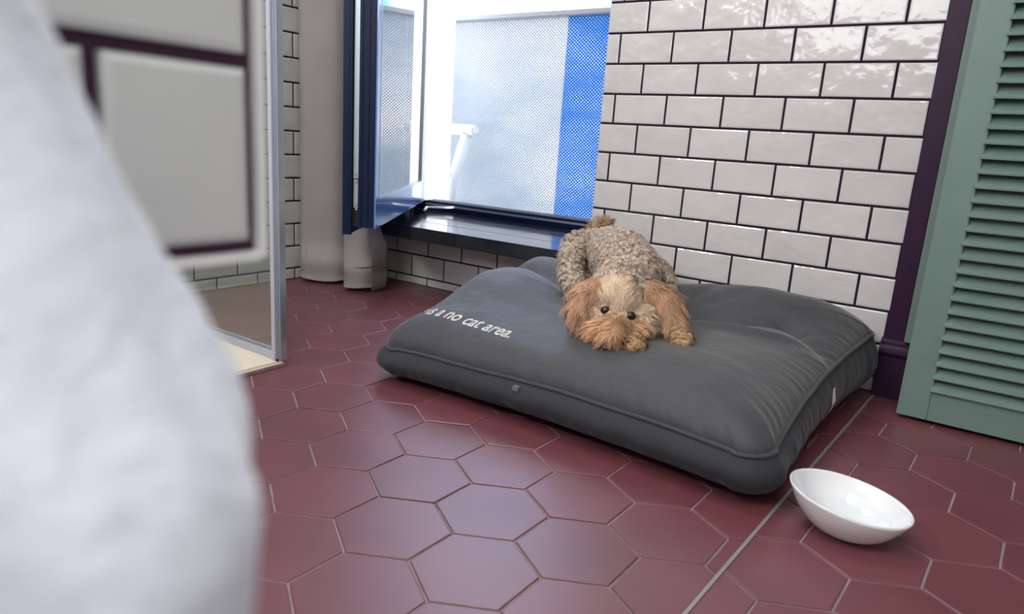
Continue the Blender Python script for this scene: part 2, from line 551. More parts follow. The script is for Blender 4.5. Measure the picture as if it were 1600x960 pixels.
# wall under the window (y = 0.0466)
YW = 0.0466
wall_window = structure(obj('wall_window', boxes(((-1.1665, YW + TT - 0.0042, 0), (CX, 0.54, 0.186))), 'grout'))
tile_field(wall_window, Vector((0, YW + TT - 0.0005, 0)), X_, Z_, -Y_, -1.166, CX, 0.0025, 0.1865, 0.10957, -0.940028 - 0.5 * W)
structure(obj('wall_window', boxes(((-1.1665, YW, 2.10), (CX, 0.54, 2.5))), 'white_wall', wall_window))
# left wall (x = -1.174)
XL = -1.174
wall_left = structure(obj('wall_left', boxes(((XL - 0.2, -2.95, 0), (XL - TT + 0.0042, 0.54, ZT))), 'grout'))
structure(obj('wall_left', boxes(((XL - 0.2, -2.95, ZT), (XL, 0.54, 2.5))), 'white_wall', wall_left))
tile_field(wall_left, Vector((XL - TT + 0.0005, 0, 0)), -Y_, Z_, X_, -0.36, 1.08, 0.0025, ZT, 0.039544, 0.686962 + 0.0 * W)
structure(obj('wall_back', boxes(((-1.40, -3.10, 0), (1.90, -2.95, 2.5))), 'white_wall'))
structure(obj('wall_far_right', boxes(((1.70, -2.95, 0), (1.90, 0.54, 2.5))), 'white_wall'))
structure(obj('ceiling', boxes(((-1.40, -3.10, 2.5), (1.90, 0.54, 2.6))), 'ceiling'))

# plum door casing with plinth block
casing = thing('door_casing', 'dark plum painted door casing with moulded plinth block beside the green shutter', 'door casing', (0.712, -0.01, 0))
casing['kind'] = 'structure'
del casing['category']
casing.name = 'trim_2'
bm = boxes(((JX - 0.001, -0.016, 0.137), (0.7305, 0.004, 2.1)))
obj('casing_board', bm, 'plum', casing, bevel=0.002)
# plinth: extruded profile with a moulded top
prof = [(0.004, 0.0), (-0.026, 0.0), (-0.026, 0.100), (-0.029, 0.104), (-0.032, 0.110), (-0.031, 0.117), (-0.027, 0.121), (-0.024, 0.126), (-0.0235, 0.133), (-0.018, 0.139), (0.004, 0.140)]
bm = bmesh.new()
A = [bm.verts.new((0.684, y, z)) for y, z in prof]
B = [bm.verts.new((0.775, y, z)) for y, z in prof]
bm.faces.new(A); bm.faces.new(B[::-1])
for i in range(len(prof)):
    j = (i + 1) % len(prof)
    bm.faces.new((A[i], A[j], B[j], B[i]))
obj('plinth_block', bm, 'plum', casing)

# ================================================================== LOUVRED SHUTTER
sh = thing('louvered_shutter', 'sage green louvred shutter door standing in front of plum casing', 'shutter', (0.97, -0.13, 0.008))
YF = -0.150
obj('stile', boxes(((0.7515, YF, 0.009), (0.8090, YF + 0.034, 2.05))), 'green', sh, bevel=0.0015)
obj('stile', boxes(((1.140, YF, 0.009), (1.198, YF + 0.034, 2.05))), 'green', sh, bevel=0.0015)
obj('bottom_rail', boxes(((0.8093, YF + 0.0006, 0.0092), (1.1397, YF + 0.0334, 0.0735))), 'green', sh, bevel=0.0008)
obj('top_rail', boxes(((0.8093, YF + 0.0006, 1.955), (1.1397, YF + 0.0334, 2.05))), 'green', sh, bevel=0.0008)
z = 0.0762
first = None
prof = [(-0.0080, -0.0020), (-0.0085, 0.0012), (-0.0070, 0.0028), (-0.0030, 0.0040), (0.026, 0.0330), (0.030, 0.0300), (0.000, -0.0010), (-0.0055, -0.0026)]
bm = bmesh.new()
A = [bm.verts.new((0.8052, y, zz)) for y, zz in prof]
B = [bm.verts.new((1.144, y, zz)) for y, zz in prof]
bm.faces.new(A); bm.faces.new(B[::-1])
for i in range(len(prof)):
    j = (i + 1) % len(prof)
    bm.faces.new((A[i], A[j], B[j], B[i]))
bmesh.ops.recalc_face_normals(bm, faces=bm.faces[:])
slat_me = bpy.data.meshes.new('louvre_slat')
bm.to_mesh(slat_me); bm.free()
slat_me.materials.append(MT['green'])
while z < 1.93:
    o = bpy.data.objects.new('louvre_slat', slat_me)
    COL.objects.link(o)
    o.parent = sh
    o.matrix_parent_inverse = parent_inv(sh)
    o.location = (0, YF + 0.001, z)
    z += 0.02828
# green door frame strip behind the shutter, standing on the plinth block
structure(obj('trim_3', boxes(((0.7310, -0.030, 0.1405), (0.775, 0.004, 2.1))), 'green', bevel=0.0015))

# ================================================================== WINDOW
win = structure(obj('window_1', boxes(((-1.165, 0.400, 0.2325), (CX, 0.475, 0.266))), 'navy', bevel=0.002))
obj('frame_ledge', boxes(((-1.118, 0.394, 0.2500), (CX, 0.401, 0.2570)), ((-1.118, 0.410, 0.2665), (CX, 0.418, 0.2700)), ((-1.118, 0.440, 0.2665), (CX, 0.448, 0.2720))), 'grey_frame', win)
obj('jamb_gasket', boxes(((-1.126, 0.394, 0.2670), (-1.1195, 0.3995, 2.10))), 'grey_frame', win)
obj('frame_jamb', boxes(((-1.165, 0.400, 0.267), (-1.120, 0.545, 2.10))), 'white_frame', win, bevel=0.002)
obj('frame_head', boxes(((-1.119, 0.400, 2.04), (CX, 0.475, 2.10))), 'navy', win, bevel=0.002)
obj('outer_sill', boxes(((-1.119, 0.476, 0.20), (CX, 0.640, 0.232)), ((-1.119, 0.476, 0.2325), (CX, 0.520, 0.258))), 'white_frame', win, bevel=0.002)
# dark wooden sill board
sillb = structure(obj('trim_4', boxes(((-0.985, -0.095, 0.188), (CX - 0.001, YW, 0.232)), ((-1.165, YW, 0.188), (CX - 0.001, 0.474, 0.232))), 'sill', bevel=0.003))

# open casement sash (hinged at the left jamb, swung into the room)
Hh = Vector((-1.113, 0.3885, 0)); D = Vector((-0.5475 + 1.113, -0.4487 - 0.3885, 0)); LEN = D.length; D.normalize()
Nr = Vector((D.y, -D.x, 0))
if Nr.x > 0: Nr = -Nr
sash = thing('open_casement', 'open navy casement window leaf with tall glass pane swung in over black sill', 'window', (Hh.x, Hh.y, 0.2705))
def sbox(*bl):
    """boxes in sash coordinates: d along the sash, n thickness to the room side, z"""
    bm = bmesh.new()
    for (d0, n0, z0), (d1, n1, z1) in bl:
        vs = box(bm, (d0, n0, z0), (d1, n1, z1))
        for v in vs:
            d, n, zz = v.co
            v.co = Hh + D * d + Nr * n + Vector((0, 0, zz))
    return bm
ZB, ZTOP = 0.2705, 2.03
GZ = 0.356
HS, LS = 0.15, 0.046
obj('lock_stile', sbox(((LEN - LS, 0.002, ZB + .001), (LEN - 0.001, 0.045, ZTOP))), 'navy', sash, bevel=0.0015)
obj('hinge_stile', sbox(((0, 0.002, ZB + .001), (HS, 0.066, ZTOP))), 'grey_frame', sash, bevel=0.0015)
obj('bottom_rail', sbox(((HS + .0002, 0.002, ZB + .001), (LEN - LS - .0002, 0.066, GZ - 0.008))), 'navy', sash, bevel=0.0015)
obj('top_rail', sbox(((HS + .0002, 0.002, ZTOP - 0.09), (LEN - LS - .0002, 0.066, ZTOP))), 'navy', sash, bevel=0.0015)
# glossy outer faces, sky sheen painted into their blue
obj('outer_facing', sbox(((LEN - LS + .004, -0.002, ZB), (LEN, 0.0018, ZTOP)), ((HS - .0048, -0.002, ZB), (LEN - LS + .0038, 0.0018, GZ - 0.008)), ((HS - .0048, -0.002, ZTOP - 0.09), (LEN - LS + .0038, 0.0018, ZTOP))), 'sky_sheen_face', sash)
obj('glazing_bead', sbox(((LEN - LS - .002, -0.003, GZ - 0.008), (LEN - LS + .0035, 0.004, ZTOP - 0.09)), ((HS - .0045, -0.003, GZ - 0.008), (HS + .002, 0.004, ZTOP - 0.09)), ((HS + .002, -0.003, GZ - 0.008), (LEN - LS - .002, 0.004, GZ))), 'chrome', sash)
obj('glass_pane', sbox(((HS - .003, 0.0045, GZ - 0.006), (LEN - LS + .003, 0.0105, ZTOP - 0.088))), 'glass', sash)
obj('hinge_facing', sbox(((0.0, -0.002, ZB), (HS - .005, 0.0018, ZTOP))), 'silver', sash)
# end profile: groove with lock rail, then the room-side flange
obj('end_groove', sbox(((LEN - LS, 0.0452, ZB + .001), (LEN - 0.012, 0.0700, ZTOP))), 'rubber', sash)
obj('end_lip', sbox(((LEN - 0.030, 0.0380, ZB - 0.002), (LEN + 0.002, 0.0450, ZTOP)), ((LEN - 0.02, 0.020, ZB), (LEN + 0.002, 0.026, ZTOP))), 'navy', sash)
obj('room_flange', sbox(((0.06, 0.0702, ZB - 0.020), (LEN + 0.006, 0.0880, ZTOP + 0.02)), ((LEN - 0.006, 0.0640, ZB - 0.020), (LEN + 0.006, 0.0701, ZTOP))), 'navy', sash, bevel=0.001)
lock = obj('lock_rail', sbox(((LEN - 0.0119, 0.0478, 0.405), (LEN - 0.006, 0.0610, ZTOP)), ((LEN - 0.0119, 0.0490, 0.325), (LEN - 0.0075, 0.0605, 0.402)), ((LEN - 0.0119, 0.0500, 0.318), (LEN - 0.0080, 0.0560, 0.3249))), 'lock', sash)
lock['label'] = 'pale metal lock rail'
for zz in (0.334, 0.396, 0.416):
    bm = bmesh.new()
    tube(bm, [Hh + D * (LEN - 0.0055) + Nr * 0.054 + Z_ * zz, Hh + D * (LEN - 0.003) + Nr * 0.054 + Z_ * zz], 0.0032, 10)
    obj('screw', bm, 'chrome', lock)


# friction stay between sash and frame
stay = thing('window_stay', 'white metal window stay lying from sash foot to frame over black sill', 'window stay', (-1.0, 0.25, 0.2175))
bm = bmesh.new()
tube(bm, [(-0.960, 0.215, 0.2510), (-1.030, 0.305, 0.2510)], 0.0055, 8)
obj('arm', bm, 'white_frame', stay, True)
bm = bmesh.new()
tube(bm, [(-1.030, 0.305, 0.2510), (-0.985, 0.370, 0.250), (-0.965, 0.392, 0.253)], 0.0042, 8)
obj('link_rod', bm, 'white_frame', stay, True)

# ================================================================== BALCONY
structure(obj('floor_balcony', boxes(((-2.8, 0.66, -0.02), (1.2, 1.20, 0.06))), 'balcony'))
bal = thing('balustrade', 'balcony balustrade of white and blue perforated panels under grey rail', 'balustrade', (-0.9, 0.95, 0.06))
obj('top_rail', boxes(((-2.8, 0.930, 1.0745), (1.2, 0.985, 1.0955))), 'rail', bal, bevel=0.002)
XB = -0.830
def panel(x0, x1):
    bm = bmesh.new()
    box(bm, (x0, 0.956, 0.10), (x1, 0.960, 1.0745))
    return bm
obj('white_panel', panel(-2.8, XB), 'film_white', bal)['label'] = 'white perforated panel'
obj('blue_panel', panel(XB + 0.0005, 1.2), 'film_blue', bal)['label'] = 'blue perforated panel'
obj('bottom_rail', boxes(((-2.8, 0.945, 0.061), (1.2, 0.971, 0.100))), 'white_frame', bal)
for x in (-2.2, -0.30, 0.7):
    obj('post', boxes(((x - 0.02, 0.962, 0.061), (x + 0.02, 0.98, 1.0745))), 'rail', bal)
# plastic chair on the balcony, mostly behind the jamb
ch = thing('garden_chair', 'white plastic garden chair on the balcony behind the white window jamb', 'chair', (-1.50, 0.77, 0.06))
obj('armrest', boxes(((-1.68, 0.665, 0.545), (-1.245, 0.720, 0.594))), 'plastic', ch, bevel=0.012)
obj('armrest', boxes(((-1.68, 0.850, 0.545), (-1.245, 0.905, 0.594))), 'plastic', ch, bevel=0.012)
obj('seat', boxes(((-1.70, 0.700, 0.34), (-1.37, 0.87, 0.365))), 'plastic', ch, bevel=0.008)
obj('backrest', boxes(((-1.73, 0.700, 0.366), (-1.695, 0.87, 0.86))), 'plastic', ch, bevel=0.010)
for x, y in ((-1.300, 0.692), (-1.300, 0.877), (-1.68, 0.692), (-1.68, 0.877)):
    bm = bmesh.new()
    f_ = 1 if x > -1.4 else -0.4
    tube(bm, [(x, y, 0.550), (x - 0.075 * f_, y, 0.34), (x - 0.115 * f_, y, 0.061)], [0.028, 0.026, 0.022], 10)
    obj('leg', bm, 'plastic', ch, True)

# ================================================================== CURTAIN
cur = thing('curtain', 'taupe linen curtain bunched in the corner beside the open window sash', 'curtain', (-1.0, -0.15, 0.012))
path = [(-1.158, -0.01), (-1.160, -0.11), (-1.158, -0.205), (-1.125, -0.236), (-1.075, -0.226), (-1.03, -0.205), (-1.003, -0.178), (-0.992, -0.130), (-0.975, -0.105), (-0.960, -0.140), (-0.950, -0.190), (-0.925, -0.218), (-0.885, -0.220), (-0.850, -0.200), (-0.838, -0.150), (-0.836, -0.110), (-0.830, -0.150), (-0.824, -0.190), (-0.832, -0.165), (-0.848, -0.115), (-0.872, -0.070), (-0.90, -0.045), (-0.93, -0.04)]
def spline(pts, per=8):
    out = []
    n = len(pts)
    for i in range(n - 1):
        p0, p1, p2, p3 = pts[max(i - 1, 0)], pts[i], pts[i + 1], pts[min(i + 2, n - 1)]
        for k in range(per):
            t = k / per
            out.append(tuple(0.5 * (2 * b + (c - a) * t + (2 * a - 5 * b + 4 * c - d) * t * t + (3 * b - a - 3 * c + d) * t ** 3) for a, b, c, d in zip(p0, p1, p2, p3)))
    out.append(pts[-1])
    return out
cp = spline(path)
def curtain_mesh(z0, z1, nz):
    bm = bmesh.new()
    rows = []
    for k in range(nz + 1):
        z = z0 + (z1 - z0) * k / nz
        row = []
        for i, (x, y) in enumerate(cp):
            s = i / len(cp)
            a = 0.004 * math.sin(3.1 * z + 9 * s) * min(1, z)
            k_ = max(0, min(1, (z - 0.20) / 0.055)); k_ = k_ * k_ * (3 - 2 * k_)
            x = x + (min(x, -1.199 + (0.34 - y) * 0.674) - x) * k_
            zz = z + (0.004 * math.sin(23 * s) if k == 0 and z0 < 0.1 else 0)
            g = 1 + 0.10 * min(z, 2.0) * (-0.25)
            row.append(bm.verts.new((-1.0 + (x + 1.0) * g + a, y + a * 0.7, zz)))
        rows.append(row)
    for k in range(nz):
        for i in range(len(cp) - 1):
            bm.faces.new((rows[k][i], rows[k][i + 1], rows[k + 1][i + 1], rows[k + 1][i]))
    bmesh.ops.solidify(bm, geom=bm.faces[:], thickness=0.0016)
    return bm
obj('fabric', curtain_mesh(0.085, 2.40, 30), 'curtain', cur, True)
obj('hem', curtain_mesh(0.014, 0.0848, 3), 'hem', cur, True)['label'] = 'slightly darker bottom hem'

# ================================================================== SHOWER
YG, XP = -0.857, -0.420
tray = thing('shower_tray', 'cream shower tray on the floor inside the glass screen', 'shower tray', (-0.79, -1.35, 0))
bm = boxes(((XL + 0.001, -1.60, 0.0005), (XP + 0.008, YG + 0.004, 0.013)))
obj('tray', bm, 'tray', tray, bevel=0.004)
obj('edge_seal', boxes(((XP + 0.0082, -1.60, 0.0005), (XP + 0.0115, YG + 0.004, 0.0075))), 'floor_grout', tray)
scr = thing('shower_screen', 'clear glass shower screen with grey corner post standing on cream tray', 'shower screen', (-0.79, YG, 0.013))
obj('glass_panel', boxes(((XL + 0.012, YG - 0.003, 0.034), (XP - 0.014, YG + 0.003, 1.98))), 'shower_glass', scr)
obj('bottom_seal', boxes(((XL + 0.001, YG - 0.009, 0.0135), (XP - 0.014, YG - 0.0035, 0.030)), ((XL + 0.001, YG + 0.0035, 0.0135), (XP - 0.014, YG + 0.008, 0.034))), 'clear_seal', scr)
obj('post', boxes(((XP - 0.0138, YG - 0.008, 0.0135), (XP - 0.008, YG + 0.010, 1.98)), ((XP - 0.0078, YG - 0.006, 0.0135), (XP - 0.004, YG + 0.008, 1.98)), ((XP - 0.0038, YG - 0.009, 0.0135), (XP + 0.002, YG + 0.011, 1.98)), ((XP + 0.0022, YG - 0.005, 0.0135), (XP + 0.0075, YG + 0.012, 1.98))), 'chrome', scr, bevel=0.0008)
obj('door_edge', boxes(((XP - 0.0130, YG - 0.014, 0.014), (XP - 0.001, YG - 0.0095, 1.97))), 'clear_seal', scr)
obj('post_foot', boxes(((XP - 0.006, YG - 0.013, 0.0132), (XP + 0.0065, YG - 0.0096, 0.0175))), 'rubber', scr)
obj('wall_profile', boxes(((XL + 0.0005, YG - 0.008, 0.035), (XL + 0.0118, YG + 0.008, 1.98))), 'chrome', scr)

# ================================================================== CUSHION
cu = thing('dog_bed_cushion', 'charcoal grey dog cushion on the floor by the tiled wall, printed with a slogan', 'dog bed', (0.20, -0.40, 0))
corners = [(-0.205, -0.762, 0.074), (0.636, -0.782, 0.084), (0.672, -0.036, 0.158), (-0.275, -0.125, 0.130)]
bulge = [0.022, 0.022, -0.006, 0.012]     # inward dip of each side
def seam_curve():
    pts = []
    rc = 0.055
    for i in range(4):
        a, b = Vector(corners[i]), Vector(corners[(i + 1) % 4])
        t = (b - a); L = t.length; t.normalize()
        inn = Vector((-t.y, t.x, 0)).normalized()
        n = 105
        # straight part with dip
        for k in range(n):
            s = rc + (L - 2 * rc) * k / (n - 1)
            u = s / L
            p = a + t * s + inn * (bulge[i] * math.sin(math.pi * u))
            if i == 0: p.z += 0.008 * math.sin(math.pi * u)
            pts.append(p)
        # rounded corner towards next side
        c = Vector(corners[(i + 2) % 4])
        t2 = (c - b).normalized()
        p0, p2 = b - t * rc, b + t2 * rc
        for k in range(1, 12):
            u = k / 12
            ctrl = b
            p = p0 * (1 - u) ** 2 + ctrl * 2 * u * (1 - u) + p2 * u ** 2
            pts.append(p)
    for i, p in enumerate(pts):
        p.z += 0.004 * noise.noise(Vector((i * 0.045, 1.3, 0)))
    return pts
seam = seam_curve()
NS = len(seam)
def gauss(x, y, cx, cy, sx, sy, rot=0):
    c, s = math.cos(rot), math.sin(rot)
    dx, dy = x - cx, y - cy
    a, b = c * dx + s * dy, -s * dx + c * dy
    return math.exp(-0.5 * ((a / sx) ** 2 + (b / sy) ** 2))
def seg_d(x, y, ax, ay, bx, by):
    dx, dy = bx - ax, by - ay
    t = max(0, min(1, ((x - ax) * dx + (y - ay) * dy) / (dx * dx + dy * dy)))
    px, py = ax + t * dx, ay + t * dy
    side = (dx * (y - ay) - dy * (x - ax)) / math.hypot(dx, dy)
    return math.hypot(x - px, y - py), t, side
def ztop(x, y):
    z = 0.154 + max(0, y + 0.55) * 0.055
    z += 0.088 * gauss(x, y, -0.21, -0.44, 0.15, 0.13)
    z += 0.072 * gauss(x, y, -0.17, -0.13, 0.10, 0.06)
    z += 0.072 * gauss(x, y, 0.42, -0.07, 0.19, 0.12)
    z += 0.022 * gauss(x, y, 0.16, -0.03, 0.10, 0.09)
    z += 0.014 * gauss(x, y, 0.42, -0.58, 0.16, 0.13)
    z -= 0.016 * gauss(x, y, 0.10, -0.36, 0.09, 0.11)
    # valley between the two left lobes
    d, t, s = seg_d(x, y, -0.26, -0.24, 0.03, -0.29)
    z -= 0.026 * math.exp(-0.5 * (d / 0.026) ** 2)
    # long crease on the right, sharp step on its far side
    d, t, s = seg_d(x, y, 0.28, -0.345, 0.535, -0.265)
    z -= 0.020 * math.exp(-0.5 * ((d) / 0.036) ** 2) * (1 if s > 0 else math.exp(-abs(s) / 0.012))
    d, t, s = seg_d(x, y, 0.525, -0.265, 0.66, -0.36)
    z -= 0.018 * math.exp(-0.5 * (d / 0.026) ** 2) * (1 if s > 0 else math.exp(-abs(s) / 0.012))
    d, t, s = seg_d(x, y, 0.32, -0.345, 0.60, -0.295)
    z += 0.009 * math.exp(-0.5 * ((s + 0.022) / 0.012) ** 2) * math.sin(math.pi * t)
    # fan of folds behind the dog on the right
    for k, (ex, ey) in enumerate(((0.34, -0.10), (0.42, -0.16), (0.50, -0.22))):
        d, t, s = seg_d(x, y, 0.26, -0.30, ex, ey)
        z -= 0.007 * math.exp(-0.5 * (d / 0.014) ** 2) * (1 - t * 0.7)
    # gentle cloth waves
    z += 0.006 * noise.noise(Vector((x * 6, y * 6, 0.3)))
    z += 0.0022 * noise.noise(Vector((x * 19, y * 19, 4.3)))
    return z
NR = 64
CC = Vector((0.20, -0.41, 0))
bm = bmesh.new()
rings = []
for k in range(1, NR + 1):
    r = 1 - (1 - k / NR) ** 1.5
    ring = []
    for i, s in enumerate(seam):
        p = CC.lerp(Vector((s.x, s.y, 0)), r)
        g = (1 - r ** 6) ** 0.55
        zz = s.z + (ztop(p.x, p.y) - s.z) * g
        e = math.exp(-(1 - r) / 0.075) * (1 - math.exp(-(1 - r) / 0.008))
        wv = noise.noise(Vector((i * 0.42, 7.7, r * 2))) - 1.3 * max(0.0, noise.noise(Vector((i * 0.61, 2.7, r * 3))) - 0.12)
        zz += 0.0044 * e * wv
        ring.append(bm.verts.new((p.x, p.y, zz)))
    rings.append(ring)
cv = bm.verts.new((CC.x, CC.y, ztop(CC.x, CC.y)))
for i in range(NS):
    bm.faces.new((cv, rings[0][i], rings[0][(i + 1) % NS]))
for k in range(NR - 1):
    for i in range(NS):
        j = (i + 1) % NS
        bm.faces.new((rings[k][i], rings[k + 1][i], rings[k + 1][j], rings[k][j]))
bmesh.ops.recalc_face_normals(bm, faces=bm.faces[:])
top_bvh = BVHTree.FromBMesh(bm)
obj('top_panel', bm, 'cushion', cu, True)
# side and underside
bm = bmesh.new()
rings = []
nout = []
for i in range(NS):
    t = (seam[(i + 3) % NS] - seam[i - 3]); t.z = 0
    nn = Vector((t.y, -t.x, 0)).normalized()
    nout.append(nn)
bott = []
for k in range(0, 17):
    v = k / 16
    ring = []
    for i, s in enumerate(seam):
        back = max(0.0, nout[i].y) ** 4
        wv = noise.noise(Vector((i * 0.16, v * 1.6, 3))) + 0.6 * noise.noise(Vector((i * 0.45, v * 1.2, 9)))
        fr = max(0, -nout[i].y)
        inset = 0.030 + 0.025 * fr
        off = (0.026 - 0.012 * back) * math.sin(math.pi * min(v * 1.05, 1.0)) ** 0.8 - inset * v ** 3 + 0.0045 * wv * math.sin(math.pi * v)
        z = s.z * (1 - v) ** 1.05
        if k == 16: z = 0.0
        ring.append(bm.verts.new((s.x + nout[i].x * off, s.y + nout[i].y * off, max(z, 0.0005))))
    rings.append(ring)
for k in range(16):
    for i in range(NS):
        j = (i + 1) % NS
        bm.faces.new((rings[k][i], rings[k][j], rings[k + 1][j], rings[k + 1][i]))
bm.faces.new(rings[-1])
bmesh.ops.recalc_face_normals(bm, faces=bm.faces[:])
side_bvh = BVHTree.FromBMesh(bm)
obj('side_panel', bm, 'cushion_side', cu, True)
bm = bmesh.new()
tube(bm, [s + nout[i] * 0.002 + Vector((0, 0, 0.0005)) for i, s in enumerate(seam)], 0.0042, 8, True)
obj('piping', bm, 'piping', cu, True)
# white tag hanging from the zip on the right side, small care label in front
bm = bmesh.new()
pts = []
for yy, zz in ((-0.372, 0.100), (-0.380, 0.088), (-0.390, 0.076), (-0.402, 0.060), (-0.416, 0.044)):
    hit, nrm, _, _ = side_bvh.ray_cast(Vector((1.0, yy, zz)), Vector((-1, 0, 0)))
    pts.append((hit.x + 0.003, yy, zz))
wd = [0.003, 0.0065, 0.009, 0.006, 0.004]
L_, R__ = [], []
for p, w in zip(pts, wd):
    L_.append(bm.verts.new((p[0] - 0.001, p[1] - w, p[2] - w * 0.3))); R__.append(bm.verts.new((p[0] + 0.001, p[1] + w, p[2] + w * 0.3)))
for i in range(len(pts) - 1):
    bm.faces.new((L_[i], R__[i], R__[i + 1], L_[i + 1]))
bmesh.ops.solidify(bm, geom=bm.faces[:], thickness=0.0012)
obj('zip_tag', bm, 'tag', cu)['label'] = 'white ribbon tag'
bm = bmesh.new()
for dx in (-0.0045, 0.0, 0.0045):
    box(bm, (0.166 + dx - 0.0014, -0.7690, 0.070), (0.166 + dx + 0.0014, -0.7600, 0.0785))
obj('care_label', bm, 'grey_frame', cu)

# printed slogan, draped on the top panel
fc = bpy.data.curves.new('slogan', 'FONT')
fc.body = 'this is a no cat area.'
fc.resolution_u = 4
fc.offset = 0.016
fo = bpy.data.objects.new('slogan', fc)
COL.objects.link(fo)
dg = bpy.context.evaluated_depsgraph_get()
me = bpy.data.meshes.new_from_object(fo.evaluated_get(dg))
bpy.data.objects.remove(fo, do_unlink=True)
bm = bmesh.new()
bm.from_mesh(me)
xs = [v.co.x for v in bm.verts]
x0, x1 = min(xs), max(xs)
TW, TS = 0.298, 0.0510            # printed length and font height scale
for v in bm.verts:
    v.co.x = (v.co.x - x0) / (x1 - x0) * TW
    v.co.y *= TS
for _ in range(3):
    le = [e for e in bm.edges if e.calc_length() > 0.006]
    if not le: break
    bmesh.ops.subdivide_edges(bm, edges=le, cuts=1)
    bmesh.ops.triangulate(bm, faces=bm.faces[:])
T0 = Vector((-0.208, -0.683, 0.148)); TU = Vector((1, -0.045, 0.0)).normalized(); TV = Vector((0.10, 0.74, 0.66)).normalized()
TN = TU.cross(TV).normalized()
bad = []
for v in bm.verts:
    p = T0 + TU * v.co.x + TV * v.co.y
    hit, nrm, _, _ = top_bvh.ray_cast(p + TN * 0.3, -TN)
    if hit is None:
        bad.append(v)
    else:
        if nrm.dot(TN) < 0: nrm = -nrm
        v.co = hit + nrm * 0.0007
bmesh.ops.delete(bm, geom=bad, context='VERTS')
obj('printed_slogan', bm, 'print', cu)['label'] = 'pale grey printed lettering'

# ================================================================== BOWL
bc = Vector((0.7565, -0.7400, 0.0))
bowl = thing('water_bowl', 'white porcelain water bowl with slanted rim on the floor in front of cushion', 'bowl', tuple(bc))
HR = Vector((RIGHT.x, RIGHT.y, 0)).normalized()
prof = [(a * 0.965, b * 0.95) for a, b in [(0.0, 0.0), (0.030, 0.0), (0.046, 0.0030), (0.060, 0.0120), (0.073, 0.0270), (0.083, 0.0430), (0.090, 0.0600), (0.0945, 0.0760), (0.098, 0.0940), (0.0995, 0.105)]]
def prof_at(t):
    f = t * (len(prof) - 1); i = min(int(f), len(prof) - 2); u = f - i
    p0, p1, p2, p3 = prof[max(i - 1, 0)], prof[i], prof[i + 1], prof[min(i + 2, len(prof) - 1)]
    return tuple(0.5 * (2 * b + (c - a) * u + (2 * a - 5 * b + 4 * c - d) * u * u + (3 * b - a - 3 * c + d) * u ** 3) for a, b, c, d in zip(p0, p1, p2, p3))
NB = 96
def bowl_cut(th, off):
    dirx = Vector((math.cos(th), math.sin(th), 0)).dot(HR)
    lo, hi = 0.3, 1.0
    for _ in range(30):
        m = (lo + hi) / 2
        r, z = prof_at(m)
        if z < 0.0530 - 0.130 * r * dirx: lo = m
        else: hi = m
    return lo
bm = bmesh.new()
outr, inr = [], []
K = 22
thick = 0.0028
for k in range(1, K + 1):
    a, b = [], []
    for i in range(NB):
        th = 2 * math.pi * i / NB
        tm = bowl_cut(th, 0)
        t = tm * (k / K)
        r, z = prof_at(t)
        r2, z2 = prof_at(max(t - 0.004, 0)); dr, dz = r - r2, z - z2
        l = math.hypot(dr, dz) or 1
        nr, nz = dz / l, -dr / l
        c, s = math.cos(th), math.sin(th)
        a.append(bm.verts.new((bc.x + r * c, bc.y + r * s, max(z, 0.0))))
        ri, zi = max(r - nr * thick, 0.0005), z - nz * thick
        if k == K: zi = z + 0.0002
        b.append(bm.verts.new((bc.x + ri * c, bc.y + ri * s, zi)))
    outr.append(a); inr.append(b)
ca, cb = bm.verts.new((bc.x, bc.y, 0)), bm.verts.new((bc.x, bc.y, thick))
for i in range(NB):
    j = (i + 1) % NB
    bm.faces.new((ca, outr[0][j], outr[0][i])); bm.faces.new((cb, inr[0][i], inr[0][j]))
    for k in range(K - 1):
        bm.faces.new((outr[k][i], outr[k][j], outr[k + 1][j], outr[k + 1][i]))
        bm.faces.new((inr[k][i], inr[k + 1][i], inr[k + 1][j], inr[k][j]))
    bm.faces.new((outr[-1][i], outr[-1][j], inr[-1][j], inr[-1][i]))
obj('bowl_shell', bm, 'bowl', bowl, True)
bm = bmesh.new()
WZ, WR = 0.0200, 0.0625
rim = [bm.verts.new((bc.x + WR * math.cos(2 * math.pi * i / 64), bc.y + WR * math.sin(2 * math.pi * i / 64), WZ)) for i in range(64)]
bm.faces.new(rim)
wat = obj('water', bm, 'water')
tag(wat, 'clear drinking water inside the white slanted bowl', 'water')

# ================================================================== WALL-HUNG TILED VANITY (out of focus, left)
VX, VY, VZ0, VZ1 = 0.577, -1.6085, 0.4705, 0.64
van = thing('vanity_unit', 'blurred wall hung vanity clad in white tiles with purple grout and white edge trim', 'vanity', (-0.3, -1.67, VZ0))
obj('carcass', boxes(((XL + 0.001, -1.735, VZ0 + 0.001), (VX - 0.0045, VY - 0.0035, VZ1))), 'purple_grout', van)
obj('edge_trim', boxes(((VX - 0.0044, VY - 0.0034, VZ0), (VX + 0.0012, VY, VZ1)), ((VX - 0.0044, -1.735, VZ0 - 0.0012), (VX + 0.0012, VY - 0.0035, VZ0 + 0.0028))), 'white_frame', van)
GV = 0.0060
def vtile(y0, y1, z0, z1):
    me = tile_mesh(y1 - y0, z1 - z0, rnd.randrange(4)).copy()
    me.materials.clear(); me.materials.append(MT['white_tile'])
    o = bpy.data.objects.new('wall_tile', me)
    COL.objects.link(o)
    m = Matrix((Y_, Z_, X_)).transposed().to_4x4()
    m.translation = (VX - 0.0062, (y0 + y1) / 2, (z0 + z1) / 2)
    o.matrix_basis = Matrix.Translation(-Vector(van.location)) @ m
    o.parent = van
yr = VY - 0.0034 - 0.0056
zl0 = VZ0 + 0.0085
vtile(-1.6772, yr, zl0, 0.5535)
vtile(-1.7349, -1.6838, zl0, 0.5535)
zz = 0.5602
